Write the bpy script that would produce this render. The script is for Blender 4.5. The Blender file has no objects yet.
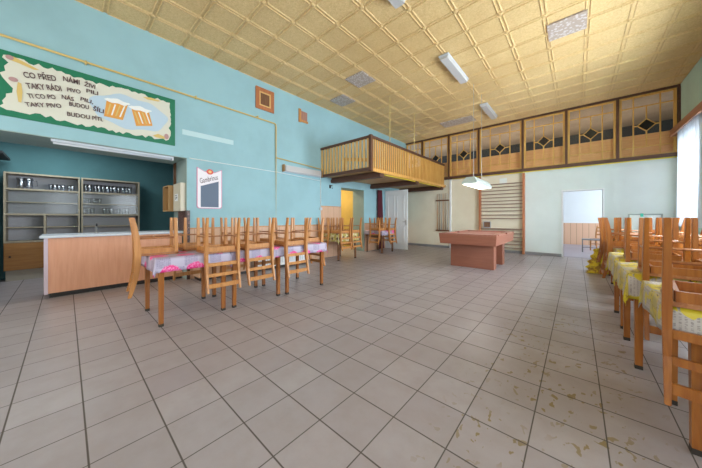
import bpy, bmesh, math, random
from mathutils import Vector, Matrix
random.seed(7)
PI = math.pi
SC = bpy.context.scene
COL = SC.collection

# ------------------------------------------------------------------ camera
cam_d = bpy.data.cameras.new('camera')
cam = bpy.data.objects.new('camera', cam_d); COL.objects.link(cam)
cam.location = (0, 0, 1.2)
cam.rotation_euler = (PI/2, 0, 0.727)
cam_d.sensor_width = 36; cam_d.lens = 253.3/702*36
cam_d.shift_y = -16.4/702; cam_d.clip_start = 0.05
SC.camera = cam

# ------------------------------------------------------------------ world, light, exposure
SC.view_settings.view_transform = 'Standard'; SC.view_settings.look = 'None'
SC.view_settings.gamma = 1; SC.view_settings.use_curve_mapping = False
SC.view_settings.exposure = 0.62
w = bpy.data.worlds.new('sky'); SC.world = w; w.use_nodes = True
bgn = w.node_tree.nodes['Background']; bgn.inputs[0].default_value = (.75, .87, 1, 1); bgn.inputs[1].default_value = 1.3

def area(name, loc, rot, sx, sy, power, color):
    l = bpy.data.lights.new(name, 'AREA'); l.shape = 'RECTANGLE'; l.size = sx; l.size_y = sy
    l.energy = power; l.color = color
    o = bpy.data.objects.new(name, l); o.location = loc; o.rotation_euler = rot; COL.objects.link(o); return o
DAY = (.86, .93, 1)
for yc, p in ((8.9, 30), (6.7, 300), (4.5, 160), (2.3, 75), (0.1, 40)):      # daylight at the side windows
    area('side_window_daylight', (2.25, yc, 2.05), (0, PI/2, 0), 2.0, 1.4, p, DAY)
for xc, p in ((-4.3, 60), (-1.9, 50), (0.5, 40)):                               # daylight at the rear windows
    area('rear_window_daylight', (xc, -3.35, 2.1), (PI/2, 0, 0), 1.7, 2.1, p, (1, .93, .84))
area('back_room_added_light', (2.95, 12.5, 2.0), (0, PI/2, 0), 1.4, 2.2, 90, DAY)  # added unseen light that brightens the room beyond the doorway
area('corridor_added_light', (-7.2, 6.6, 2.75), (0, 0, 0), .5, .5, 34, (1, .86, .6))  # unseen light added to warm the yellow passage, no fixture modelled
area('gallery_added_uplight', (-1.9, 11.6, 2.95), (PI, 0, 0), 7, 1.6, 45, (1, .86, .7))  # added fill hidden behind the parapet, aimed up at the gallery ceiling
area('bar_added_light', (-7.2, -0.2, 2.8), (0, 0, 0), 1.0, 1.4, 26, (.85, .95, 1))  # fill light added inside the bar recess to lift shelves and glasses

# ------------------------------------------------------------------ node helpers
def mat(name, col=(.5, .5, .5), rough=.5, metal=0, spec=.5):
    m = bpy.data.materials.new(name); m.use_nodes = True
    b = m.node_tree.nodes['Principled BSDF']
    b.inputs['Base Color'].default_value = (*col, 1); b.inputs['Roughness'].default_value = rough
    b.inputs['Metallic'].default_value = metal
    b.inputs['Specular IOR Level'].default_value = spec
    return m
class NT:
    def __init__(s, m): s.m = m; s.t = m.node_tree; s.b = s.t.nodes['Principled BSDF']
    def n(s, kind, **kw):
        x = s.t.nodes.new(kind)
        for k, v in kw.items(): setattr(x, k, v)
        return x
    def l(s, a, b): s.t.links.new(a, b)
    def val(s, sock, v):
        if hasattr(v, 'is_linked'): s.l(v, sock)
        else: sock.default_value = v
    def math(s, op, a, b=0, c=0):
        x = s.n('ShaderNodeMath', operation=op); s.val(x.inputs[0], a); s.val(x.inputs[1], b); s.val(x.inputs[2], c); return x.outputs[0]
    def mix(s, f, a, b, blend='MIX'):
        x = s.n('ShaderNodeMix', data_type='RGBA', blend_type=blend)
        s.val(x.inputs[0], f)
        for i, v in ((6, a), (7, b)):
            if isinstance(v, tuple): x.inputs[i].default_value = (*v[:3], 1)
            else: s.l(v, x.inputs[i])
        return x.outputs[2]
    def coord(s, kind='Object'): return s.n('ShaderNodeTexCoord').outputs[kind]
    def pos(s): return s.n('ShaderNodeNewGeometry').outputs['Position']
    def sep(s, v):
        x = s.n('ShaderNodeSeparateXYZ'); s.l(v, x.inputs[0]); return x.outputs
    def noise(s, v, scale, detail=3, rough=.5, dist=0):
        x = s.n('ShaderNodeTexNoise'); s.l(v, x.inputs['Vector']); x.inputs['Scale'].default_value = scale
        x.inputs['Detail'].default_value = detail; x.inputs['Roughness'].default_value = rough; x.inputs['Distortion'].default_value = dist
        return x.outputs['Fac']
    def mapping(s, v, sc=(1, 1, 1), loc=(0, 0, 0), rot=(0, 0, 0)):
        x = s.n('ShaderNodeMapping'); s.l(v, x.inputs[0]); x.inputs['Scale'].default_value = sc
        x.inputs['Location'].default_value = loc; x.inputs['Rotation'].default_value = rot; return x.outputs[0]
    def ramp(s, f, stops, interp='LINEAR'):
        x = s.n('ShaderNodeValToRGB'); s.l(f, x.inputs[0]); r = x.color_ramp; r.interpolation = interp
        while len(r.elements) < len(stops): r.elements.new(.5)
        for e, (p, c) in zip(r.elements, stops): e.position = p; e.color = (*c, 1)
        return x.outputs[0]
    def step(s, f, lo, hi):
        x = s.n('ShaderNodeMapRange', interpolation_type='SMOOTHSTEP'); s.val(x.inputs[0], f)
        x.inputs[1].default_value = lo; x.inputs[2].default_value = hi; return x.outputs[0]
    def base(s, c): s.l(c, s.b.inputs['Base Color'])
    def bump(s, h, strength=.3, dist=.01):
        x = s.n('ShaderNodeBump'); x.inputs['Strength'].default_value = strength; x.inputs['Distance'].default_value = dist
        s.l(h, x.inputs['Height']); s.l(x.outputs[0], s.b.inputs['Normal'])

def wood(name, c1, c2, rough=.4, axis=2, scale=1.0):
    m = mat(name, c1, rough); t = NT(m)
    sc = [22*scale]*3; sc[axis] = 1.6*scale
    v = t.mapping(t.coord(), tuple(sc)); n = t.noise(v, 1.3, 4, .6, .6)
    t.base(t.mix(t.step(n, .3, .7), c1, c2)); return m
def plaster(name, c, var=.06, rough=.85, scale=1.2):
    m = mat(name, c, rough, spec=.25); t = NT(m)
    n = t.noise(t.pos(), scale, 4, .6)
    d = tuple(x*(1-var*2) for x in c); t.base(t.mix(t.step(n, .35, .7), c, d))
    t.bump(t.noise(t.pos(), 60, 2), .12, .004); return m

M = {}
M['blue'] = plaster('light_blue_wall_paint', (.325, .535, .60), .05)
M['cream'] = plaster('cream_wall_paint', (.74, .68, .55), .04)
M['white_wall'] = plaster('pale_wall_paint', (.74, .79, .77), .03)
M['green_wall'] = plaster('pale_green_wall_paint', (.55, .76, .67), .05)
M['teal'] = plaster('dark_teal_wall_paint', (.085, .19, .205), .08)
M['grey_jamb'] = plaster('grey_green_paint', (.33, .42, .40), .08)
M['yellow_wall'] = plaster('ochre_wall_paint', (.60, .42, .13), .08)
M['room_white'] = plaster('white_wall_paint', (.80, .84, .86), .02)
M['white'] = mat('white_gloss_paint', (.78, .80, .82), .35)
M['plastic_white'] = mat('white_plastic', (.56, .60, .66), .4)
M['chair'] = wood('orange_lacquered_wood', (.38, .135, .022), (.25, .075, .011), .3)
M['chair_pale'] = wood('honey_lacquered_wood', (.58, .275, .09), (.44, .18, .05), .35)
M['seat'] = wood('chair_seat_plywood', (.42, .18, .07), (.30, .11, .04), .35, 1)
M['leg_dark'] = wood('worn_dark_wood', (.22, .10, .045), (.13, .055, .025), .45)
M['dark_beam'] = wood('dark_brown_stained_wood', (.115, .050, .030), (.07, .028, .016), .5, 0)
M['dark_post'] = wood('dark_brown_stained_post', (.13, .05, .025), (.08, .03, .016), .5, 2)
M['slat'] = wood('varnished_pine_slat', (.78, .52, .22), (.66, .40, .14), .45)
M['slat_side'] = wood('orange_varnished_slat', (.66, .37, .10), (.52, .25, .055), .45)
M['pine_frame'] = wood('golden_window_frame_wood', (.72, .44, .12), (.60, .33, .075), .45)
M['deck'] = wood('balcony_board_wood', (.62, .42, .22), (.48, .30, .14), .55, 0)
M['parapet'] = wood('orange_plywood', (.86, .48, .20), (.78, .40, .15), .5, 0)
M['salmon'] = wood('salmon_laminate', (.74, .38, .245), (.68, .33, .205), .4)
M['lilac'] = mat('pale_lilac_laminate', (.62, .52, .62), .4)
M['worktop'] = mat('pale_worktop_laminate', (.62, .68, .76), .3)
M['cabinet'] = wood('taupe_cabinet_frame', (.36, .30, .21), (.28, .23, .16), .5)
M['cab_back'] = mat('grey_lilac_cabinet_back', (.44, .43, .46), .5)
M['cab_door'] = wood('amber_cabinet_door', (.42, .19, .05), (.34, .14, .035), .45, 1)
M['plinth'] = mat('cream_plinth', (.5, .45, .38), .6)
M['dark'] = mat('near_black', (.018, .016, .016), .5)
M['metal'] = mat('brushed_metal', (.5, .5, .5), .35, .9)
M['pipe'] = mat('yellow_gas_pipe_paint', (.62, .46, .16), .4)
M['cable_y'] = mat('yellow_cable', (.80, .66, .04), .5)
M['cable_w'] = mat('white_cable', (.72, .78, .78), .5)
M['pool'] = wood('red_brown_laminate', (.33, .12, .072), (.285, .10, .06), .4, 0)
M['pool_top'] = mat('faded_pink_brown_cloth', (.36, .17, .14), .7)
M['pool_rail'] = wood('red_brown_rail', (.34, .135, .09), (.29, .11, .075), .3, 1)
M['ladder'] = wood('reddish_wood', (.50, .19, .08), (.40, .13, .05), .4)
M['bar_wood'] = wood('grey_brown_rung_wood', (.30, .20, .145), (.24, .15, .11), .5, 0)
M['curtain_red'] = mat('burgundy_curtain_cloth', (.10, .014, .025), .85)
M['black_pad'] = mat('black_rubber', (.03, .025, .022), .6)
M['skirting'] = mat('grey_skirting_tile', (.24, .24, .25), .4)
M['elec_box'] = mat('ivory_metal_box', (.58, .53, .42), .4)
M['elec_brown'] = wood('brown_box_wood', (.45, .27, .11), (.36, .20, .075), .5)
M['knot'] = mat('grey_blue_card', (.35, .38, .42), .6)

def glassmat(name, col=(1, 1, 1), fac=.88, rough=.05):
    m = bpy.data.materials.new(name); m.use_nodes = True; t = m.node_tree; t.nodes.clear()
    o = t.nodes.new('ShaderNodeOutputMaterial'); a = t.nodes.new('ShaderNodeBsdfTransparent'); g = t.nodes.new('ShaderNodeBsdfGlossy')
    mx = t.nodes.new('ShaderNodeMixShader'); a.inputs[0].default_value = (*col, 1); g.inputs['Roughness'].default_value = rough
    mx.inputs[0].default_value = 1-fac
    t.links.new(a.outputs[0], mx.inputs[1]); t.links.new(g.outputs[0], mx.inputs[2]); t.links.new(mx.outputs[0], o.inputs[0]); return m
M['glass'] = glassmat('clear_pane', (.97, .98, .98), .9)
M['glass_bar'] = glassmat('cabinet_pane', (.97, .98, .98), .98, .12)
M['glass_smoke'] = glassmat('gallery_pane', (.97, .97, .97), .985, .15)
M['tumbler'] = glassmat('drinking_glass', (.86, .89, .94), .78, .15)
M['black_glass'] = mat('black_glass', (.012, .012, .014), .15)

# floor ------------------------------------------------------------
m = mat('beige_floor_tiles', (.4, .36, .34), .3, spec=.5); t = NT(m); P = t.pos(); s = t.sep(P)
fx = t.math('DIVIDE', t.math('SUBTRACT', s[0], -1.767), .3150); fy = t.math('DIVIDE', t.math('SUBTRACT', s[1], -.236), .3090)
def edge(f, wd):
    fr = t.math('FRACT', f); d = t.math('MINIMUM', fr, t.math('SUBTRACT', 1.0, fr)); return t.step(d, wd*.6, wd*1.3)
gx = edge(fx, .0105); gy = edge(fy, .0135)
tile = t.math('MINIMUM', gx, gy)
cmb = t.n('ShaderNodeCombineXYZ'); t.l(t.math('FLOOR', fx), cmb.inputs[0]); t.l(t.math('FLOOR', fy), cmb.inputs[1])
wn = t.n('ShaderNodeTexWhiteNoise'); wn.noise_dimensions = '2D'; t.l(cmb.outputs[0], wn.inputs[0])
c = t.mix(wn.outputs[0], (.325, .287, .305), (.375, .337, .357))
c = t.mix(t.step(t.noise(P, 5, 5, .65), .3, .75), c, t.mix(.5, c, (.28, .235, .225)))
# dried yellow-brown spills on the right-hand aisle
v = t.mapping(P, (1.5, 1.0, 1)); blot = t.noise(v, 14, 2, .5, .4)
reg = t.math('MULTIPLY', t.step(s[0], -.75, -.35), t.math('SUBTRACT', 1.0, t.step(s[0], .25, .55)))
reg = t.math('MULTIPLY', reg, t.math('SUBTRACT', 1.0, t.step(s[1], 3.4, 4.6)))
reg = t.math('MULTIPLY', reg, t.step(s[1], .6, 1.2))
big = t.step(t.noise(P, 1.7, 2), .35, .55)
f = t.math('MULTIPLY', t.math('MULTIPLY', t.step(blot, .615, .64), reg), big)
c = t.mix(t.math('MULTIPLY', f, .85), c, (.20, .135, .02))
t.base(t.mix(tile, (.085, .07, .062), c))
t.l(t.math('ADD', t.math('MULTIPLY', t.math('SUBTRACT', 1.0, tile), .4), .33), t.b.inputs['Roughness'])
t.bump(tile, .25, .003)
M['floor'] = m

# ceiling ----------------------------------------------------------
m = mat('tan_embossed_ceiling_foam', (.6, .45, .24), .45, spec=.4); t = NT(m); P = t.pos(); s = t.sep(P)
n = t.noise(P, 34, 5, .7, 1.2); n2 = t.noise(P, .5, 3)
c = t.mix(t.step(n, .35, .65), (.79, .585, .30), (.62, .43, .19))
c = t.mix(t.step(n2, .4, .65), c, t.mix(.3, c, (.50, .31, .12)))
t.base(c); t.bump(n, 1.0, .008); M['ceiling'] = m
m = mat('grey_mosaic_panel', (.5, .47, .5), .5); t = NT(m)
vo = t.n('ShaderNodeTexVoronoi'); t.l(t.pos(), vo.inputs['Vector']); vo.inputs['Scale'].default_value = 22
t.base(t.mix(t.step(vo.outputs['Distance'], .35, .5), (.58, .53, .53), (.40, .32, .27))); M['mosaic'] = m

# wainscot paper
m = mat('salmon_board_wainscot', (.6, .4, .28), .55); t = NT(m); s = t.sep(t.pos())
fr = t.math('FRACT', t.math('DIVIDE', s[1], .24)); ln = t.step(fr, .02, .05)
n = t.noise(t.mapping(t.pos(), (1, 9, .8)), 2.5, 4)
t.base(t.mix(ln, (.33, .18, .10), t.mix(n, (.66, .42, .29), (.54, .33, .21)))); M['wainscot'] = m
m = mat('orange_board_wainscot', (.7, .42, .25), .5); t = NT(m); s = t.sep(t.pos())
fr = t.math('FRACT', t.math('DIVIDE', s[0], .2)); ln = t.step(fr, .03, .07)
t.base(t.mix(ln, (.30, .15, .08), (.72, .45, .30))); M['wains_back'] = m
m = mat('brown_mosaic_strip', (.2, .1, .08), .4); t = NT(m)
vo = t.n('ShaderNodeTexVoronoi'); t.l(t.mapping(t.pos(), (1, 1, 1)), vo.inputs['Vector']); vo.inputs['Scale'].default_value = 45
t.base(t.mix(t.step(vo.outputs['Distance'], .2, .35), (.42, .20, .17), (.06, .03, .025))); M['brown_mosaic'] = m

# tablecloths (UV in metres)
def cloth_mat(name, kind):
    m = mat(name, (.6, .5, .6), .38); t = NT(m); uv = t.coord('UV'); s = t.sep(uv)
    if kind == 'rose':
        ch = t.n('ShaderNodeTexChecker'); t.l(uv, ch.inputs[0]); ch.inputs['Scale'].default_value = 7.5
        lines = t.math('FRACT', t.math('MULTIPLY', s[1], 62)); nz = t.noise(t.mapping(uv, (150, 30, 1)), 1, 2)
        txt = t.math('MULTIPLY', t.step(lines, .45, .55), t.step(nz, .45, .55))
        g = t.mix(t.math('MULTIPLY', txt, .6), (.38, .33, .46), (.13, .11, .20))
        g = t.mix(t.math('MULTIPLY', ch.outputs['Fac'], 1.0), g, (.45, .40, .52))
        vo = t.n('ShaderNodeTexVoronoi', voronoi_dimensions='2D'); t.l(t.mapping(uv, (1, 1, 0)), vo.inputs['Vector']); vo.inputs['Scale'].default_value = 3.3; vo.inputs['Randomness'].default_value = .45
        d = t.math('ADD', vo.outputs['Distance'], t.math('MULTIPLY', t.noise(uv, 28, 3), .16))
        petal = t.mix(t.step(t.noise(uv, 45, 3, .6), .42, .6), (.72, .02, .20), (.78, .22, .45))
        t.base(t.mix(t.step(d, .385, .41), petal, g))
    elif kind == 'olive':
        vo = t.n('ShaderNodeTexVoronoi', voronoi_dimensions='2D'); t.l(t.mapping(uv, (1, 1, 0)), vo.inputs['Vector']); vo.inputs['Scale'].default_value = 6; vo.inputs['Randomness'].default_value = .3
        g = t.mix(t.step(t.noise(uv, 12, 3), .45, .6), (.40, .32, .06), (.62, .55, .35))
        t.base(t.mix(t.step(vo.outputs['Distance'], .2, .26), (.10, .05, .04), g))
    else:
        # panels: grey script squares, cream squares and yellow patches with dark outlines
        ch = t.n('ShaderNodeTexChecker'); t.l(uv, ch.inputs[0]); ch.inputs['Scale'].default_value = 5.2
        lines = t.math('FRACT', t.math('MULTIPLY', s[0], 55)); nz = t.noise(t.mapping(uv, (40, 160, 1)), 1, 2)
        txt = t.math('MULTIPLY', t.step(lines, .45, .55), t.step(nz, .45, .55))
        g = t.mix(t.math('MULTIPLY', txt, .7), (.48, .44, .42), (.22, .19, .19))
        n = t.noise(uv, 7.5, 3, .5, .8)
        yel = t.mix(t.step(n, .50, .53), (.62, .48, .015), (.50, .42, .12))
        out = t.math('SUBTRACT', 1.0, t.step(t.math('ABSOLUTE', t.math('SUBTRACT', n, .47)), .008, .018))
        yel = t.mix(out, yel, (.12, .06, .02))
        t.base(t.mix(ch.outputs['Fac'], yel, t.mix(t.step(n, .46, .48), (.62, .50, .03), g)))
    return m
M['cloth_rose'] = cloth_mat('pink_rose_oilcloth', 'rose')
M['cloth_yellow'] = cloth_mat('yellow_patterned_oilcloth', 'yellow')
M['cloth_olive'] = cloth_mat('olive_patterned_oilcloth', 'olive')
M['cloth_bundle'] = mat('bright_yellow_cloth', (.66, .52, .03), .6)
t = NT(M['cloth_bundle']); n = t.noise(t.coord(), 9, 3, .6); t.base(t.mix(t.step(n, .45, .6), (.70, .56, .03), (.30, .17, .02)))

def lace():
    m = bpy.data.materials.new('white_lace'); m.use_nodes = True; t = m.node_tree; t.nodes.clear()
    o = t.nodes.new('ShaderNodeOutputMaterial'); a = t.nodes.new('ShaderNodeBsdfTransparent'); tr = t.nodes.new('ShaderNodeBsdfTranslucent'); d = t.nodes.new('ShaderNodeBsdfDiffuse')
    m1 = t.nodes.new('ShaderNodeMixShader'); m2 = t.nodes.new('ShaderNodeMixShader')
    tr.inputs[0].default_value = (.85, .9, 1, 1); d.inputs[0].default_value = (.8, .86, .95, 1)
    m1.inputs[0].default_value = .5; m2.inputs[0].default_value = .12
    t.links.new(tr.outputs[0], m1.inputs[1]); t.links.new(d.outputs[0], m1.inputs[2])
    t.links.new(m1.outputs[0], m2.inputs[1]); t.links.new(a.outputs[0], m2.inputs[2]); t.links.new(m2.outputs[0], o.inputs[0]); return m
M['lace'] = lace()
def emit(name, c, st):
    m = bpy.data.materials.new(name); m.use_nodes = True; b = m.node_tree.nodes['Principled BSDF']
    b.inputs['Base Color'].default_value = (*c, 1); b.inputs['Emission Color'].default_value = (*c, 1); b.inputs['Emission Strength'].default_value = st; return m
M['lit'] = emit('lit_diffuser', (1, .97, .88), 4.0)
M['diffuser'] = mat('frosted_diffuser', (.50, .50, .51), .4)

# ------------------------------------------------------------------ mesh helpers
class MB:
    def __init__(s): s.bm = bmesh.new()
    def box(s, x0, x1, y0, y1, z0, z1, mtx=None):
        if x0 > x1: x0, x1 = x1, x0
        if y0 > y1: y0, y1 = y1, y0
        if z0 > z1: z0, z1 = z1, z0
        vs = [s.bm.verts.new(p) for p in [(x0, y0, z0), (x1, y0, z0), (x1, y1, z0), (x0, y1, z0), (x0, y0, z1), (x1, y0, z1), (x1, y1, z1), (x0, y1, z1)]]
        for f in ((3, 2, 1, 0), (4, 5, 6, 7), (0, 1, 5, 4), (1, 2, 6, 5), (2, 3, 7, 6), (3, 0, 4, 7)): s.bm.faces.new([vs[i] for i in f])
        if mtx: 
            for v in vs: v.co = mtx @ v.co
        return s
    def loft(s, rings, cap=True, closed=True):
        R = [[s.bm.verts.new(p) for p in r] for r in rings]; n = len(R[0])
        for a, b in zip(R, R[1:]):
            for i in range(n if closed else n-1):
                j = (i+1) % n; s.bm.faces.new((a[i], a[j], b[j], b[i]))
        if cap and closed: s.bm.faces.new(R[0][::-1]); s.bm.faces.new(R[-1])
        return s
    def tube(s, pts, r, seg=8):
        pts = [Vector(p) for p in pts]; rings = []; up = None
        for i, p in enumerate(pts):
            d = (pts[min(i+1, len(pts)-1)] - pts[max(i-1, 0)]).normalized()
            if up is None: up = Vector((0, 0, 1)) if abs(d.z) < .9 else Vector((1, 0, 0))
            a = d.cross(up).normalized(); b = d.cross(a).normalized(); up = -b if False else up
            rr = r[i] if isinstance(r, (list, tuple)) else r
            rings.append([p + a*rr*math.cos(2*PI*k/seg) + b*rr*math.sin(2*PI*k/seg) for k in range(seg)])
        return s.loft(rings)
    def lathe(s, prof, cx=0, cy=0, seg=12):
        return s.loft([[(cx+r*math.cos(2*PI*k/seg), cy+r*math.sin(2*PI*k/seg), z) for k in range(seg)] for r, z in prof])
    def prism(s, poly, x0, x1, axis='x'):
        def P(a, b, c): return (c, a, b) if axis == 'x' else ((a, c, b) if axis == 'y' else (a, b, c))
        return s.loft([[P(a, b, x0) for a, b in poly], [P(a, b, x1) for a, b in poly]])
    def build(s, name, material, parent=None, smooth=False, bevel=0, loc=None):
        bmesh.ops.recalc_face_normals(s.bm, faces=s.bm.faces)
        if bevel:
            es = [e for e in s.bm.edges if len(e.link_faces) == 2 and e.calc_face_angle() > .6]
            bmesh.ops.bevel(s.bm, geom=es, offset=bevel, segments=2, affect='EDGES', clamp_overlap=True)
        me = bpy.data.meshes.new(name); s.bm.to_mesh(me); s.bm.free(); me.materials.append(material)
        if smooth:
            for p in me.polygons: p.use_smooth = True
        o = bpy.data.objects.new(name, me); COL.objects.link(o)
        if parent: o.parent = parent
        if loc: o.location = loc
        return o
def tag(o, label=None, cat=None, group=None, kind=None):
    for k, v in (('label', label), ('category', cat), ('group', group), ('kind', kind)):
        if v: o[k] = v
    return o
def thing(name, label, cat, loc=(0, 0, 0), rot=(0, 0, 0), group=None):
    o = bpy.data.objects.new(name, None); COL.objects.link(o); o.location = loc; o.rotation_euler = rot
    o.empty_display_size = .1
    return tag(o, label, cat, group)
def struct(o): o['kind'] = 'structure'; return o
def dup(root, loc, rot, label=None, group=None):
    r = root.copy(); COL.objects.link(r); r.location = loc; r.rotation_euler = rot
    if label: r['label'] = label
    if group: r['group'] = group
    for ch in list(root.children):
        c = ch.copy(); COL.objects.link(c); c.parent = r
        for g in list(ch.children):
            d = g.copy(); COL.objects.link(d); d.parent = c
    return r
ORD = ['first', 'second', 'third', 'fourth', 'fifth', 'sixth', 'seventh', 'eighth', 'ninth', 'tenth', 'eleventh', 'twelfth']

# ------------------------------------------------------------------ room shell
XL, XR, YB, YR, ZC = -5.65, 1.91, 10.05, -3.0, 4.49
struct(MB().box(-9, 3.4, -3.3, 15.4, -.12, 0).build('floor', M['floor']))
# left wall: a thick wall with the bar opening and a passage opening
b = MB(); WT = -6.5
b.box(WT, XL, YR, -.85, 0, ZC); b.box(WT, XL, -.85, 1.556, 2.36, ZC); b.box(WT, XL, 1.556, 5.3, 0, ZC); W2X = -6.17
b.box(W2X, XL, 5.3, 5.87, 0, ZC); b.box(W2X, XL, 5.87, 7.05, 2.17, ZC); b.box(W2X, XL, 7.05, YB+.15, 0, ZC)
struct(b.build('wall_left', M['blue']))
b = MB(); b.box(WT, XL+.002, 1.550, 1.5565, 0, 2.355)
b.box(WT, XL-.002, -.85, 1.55, 2.350, 2.3605); struct(b.build('trim_1', M['grey_jamb']))
b = MB(); b.box(W2X-.001, XL-.01, 7.045, 7.052, 0, 2.168); struct(b.build('trim_2', M['grey_jamb']))
# back wall with the doorway, header opening for the gallery glazing
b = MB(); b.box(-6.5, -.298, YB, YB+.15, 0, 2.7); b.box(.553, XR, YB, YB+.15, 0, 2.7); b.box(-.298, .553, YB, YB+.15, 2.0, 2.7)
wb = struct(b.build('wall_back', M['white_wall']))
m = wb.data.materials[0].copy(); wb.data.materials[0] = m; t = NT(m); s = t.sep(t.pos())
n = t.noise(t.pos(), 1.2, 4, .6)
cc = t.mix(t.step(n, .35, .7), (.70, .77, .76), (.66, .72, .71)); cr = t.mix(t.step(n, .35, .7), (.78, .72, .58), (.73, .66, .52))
cx = t.mix(t.math('GREATER_THAN', s[0], -1.29), cr, cc); t.base(cx)  # shading of one cream wall put into colour: cream left, bluish-white right
# gallery behind the glazing, and the room behind the doorway
struct(MB().box(-6.5, 3.2, YB+.15, 13.5, 2.7, 2.78).build('gallery_floor', M['deck']))
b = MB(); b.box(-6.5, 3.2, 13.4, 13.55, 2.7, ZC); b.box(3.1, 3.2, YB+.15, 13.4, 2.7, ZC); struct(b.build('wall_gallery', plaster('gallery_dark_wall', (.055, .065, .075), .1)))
b = MB(); b.box(-6.5, 3.2, 10.2, 15.2, 2.65, 2.7); struct(b.build('ceiling_back_room', M['room_white']))
b = MB(); b.box(-2.6, 3.0, 15.06, 15.2, 0, 2.65); b.box(-2.7, -2.6, 10.2, 15.2, 0, 2.65)
b.box(2.9, 3.0, 10.2, 11.2, 0, 2.65); b.box(2.9, 3.0, 13.8, 15.2, 0, 2.65); b.box(2.9, 3.0, 11.2, 13.8, 0, .9)
struct(b.build('wall_back_room', M['room_white']))
struct(MB().box(-2.6, 2.9, 15.03, 15.062, 0, .96).build('trim_3', M['wains_back']))
struct(MB().box(-2.6, 2.9, 10.2, 15.03, 0.0, .006).build('floor_back_room', plaster('grey_violet_lino', (.36, .33, .38), .05, .35)))
# ceiling
b = MB(); b.box(-6.5, 3.2, YR-.2, YB+.05, ZC, ZC+.12)
S = .53; X0 = .144 - 12*S; Y0 = .417 - 7*S
nx = 16; ny = 30
for i in range(nx):
    for j in range(ny):
        x0 = X0+i*S; y0 = Y0+j*S
        if x0+S < XL-.05 or x0 > XR or y0+S < YR or y0 > YB+.1: continue
        # raised rounded border of each embossed tile
        def ring(ins, z):
            c = .028; x1 = x0+S-ins; xx = x0+ins; y1 = y0+S-ins; yy = y0+ins
            pts = [(xx+c, yy), (x1-c, yy), (x1, yy+c), (x1, y1-c), (x1-c, y1), (xx+c, y1), (xx, y1-c), (xx, yy+c)]
            return [(min(max(px, XL), XR), min(max(py, YR), YB), z) for px, py in pts]
        b.loft([ring(.018, ZC+.001), ring(.023, ZC-.014), ring(.031, ZC-.014), ring(.040, ZC-.001)], cap=False)
        if XL < x0 < XR and YR < y0 < YB:
            b.lathe([(.042, ZC+.001), (.038, ZC-.012), (.018, ZC-.022), (.001, ZC-.023)], x0, y0, 6)
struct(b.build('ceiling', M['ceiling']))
struct(MB().box(-6.5, 3.2, YB+.05, 13.6, ZC-.01, ZC+.12).build('ceiling_gallery', plaster('gallery_grey_brown_paint', (.42, .35, .27), .1)))
# right wall with its row of windows
def wall_holes(b, a0, a1, holes, z0, z1, mk):
    cur = a0
    for h0, h1, zb, zt in holes:
        mk(cur, h0, z0, z1); mk(h0, h1, z0, zb); mk(h0, h1, zt, z1); cur = h1
    mk(cur, a1, z0, z1)
WIN = [(yc-.7, yc+.7, 1.0, 3.05) for yc in (.1, 2.3, 4.5, 6.7, 8.9)]
b = MB(); wall_holes(b, YR, YB+.15, WIN, 0, ZC, lambda a, c, z0, z1: b.box(XR, XR+.3, a, c, z0, z1))
struct(b.build('wall_right', M['green_wall']))
RW = [(xc-.85, xc+.85, 1.0, 3.15) for xc in (-4.3, -1.9, .5)]
b = MB(); wall_holes(b, -6.5, XR+.3, RW, 0, ZC, lambda a, c, z0, z1: b.box(a, c, YR-.25, YR, z0, z1))
struct(b.build('wall_rear', M['cream']))
# bar recess
b = MB(); b.box(-8.45, -8.3, -.95, 2.05, 0, 2.95); b.box(-8.3, WT, 1.95, 2.05, 0, 2.95)
struct(b.build('wall_bar', M['teal']))
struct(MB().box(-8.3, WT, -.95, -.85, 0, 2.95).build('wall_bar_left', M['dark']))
struct(MB().box(-8.45, WT, -.95, 2.05, 2.9, 3.0).build('ceiling_bar', M['teal']))
# passage beyond the left wall
b = MB(); b.box(-8.1, -8.0, 5.2, 8.0, 0, 2.9); b.box(-8.0, W2X, 7.75, 7.85, 0, 2.9); b.box(-8.0, WT, 5.2, 5.3, 0, 2.9)
struct(b.build('wall_passage', M['yellow_wall'])); struct(MB().box(-8.1, W2X, 5.2, 8, 2.85, 2.95).build('ceiling_passage', M['yellow_wall']))

# wainscot and skirting
b = MB(); b.box(XL, XL+.012, 1.60, 5.0, 0, .985); b.box(XL, XL+.014, 5.0, 5.85, 0, 1.54); b.box(XL, XL+.012, 7.07, YB, 0, .985)
struct(b.build('trim_4', M['wainscot']))
b = MB(); b.box(XL, XL+.02, 1.60, 5.0, .975, 1.0); b.box(XL, XL+.022, 5.0, 5.85, 1.53, 1.55); b.box(XL, XL+.02, 7.07, YB, .975, 1.0)
struct(b.build('trim_5', M['chair_pale']))
b = MB(); b.box(XL+.01, -.32, YB-.014, YB, 0, .09); b.box(.575, XR, YB-.014, YB, 0, .09)
struct(b.build('baseboard_back', M['skirting']))
struct(MB().box(XL, XL+.03, 1.552, 1.602, 0, 1.34).build('trim_6', M['brown_mosaic']))
b = MB(); b.box(XL-.5, XL-.002, 1.535, 1.552, .94, 1.34); struct(b.build('trim_7', M['brown_mosaic']))
# door casing of the doorway in the back wall
b = MB(); b.box(-.335, -.298, YB-.03, YB+.16, 0, 2.03); b.box(.553, .59, YB-.03, YB+.16, 0, 2.03); b.box(-.298, .553, YB-.03, YB+.16, 1.995, 2.03)
struct(b.build('door_1', M['white']))
# pale vertical corner strip on back wall
struct(MB().box(-3.72, -3.66, YB-.05, YB, 0, 2.68).build('trim_8', M['white']))
struct(MB().box(XR-.035, XR, YB-.05, YB, 0, 2.68).build('trim_9', M['grey_jamb']))

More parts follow.
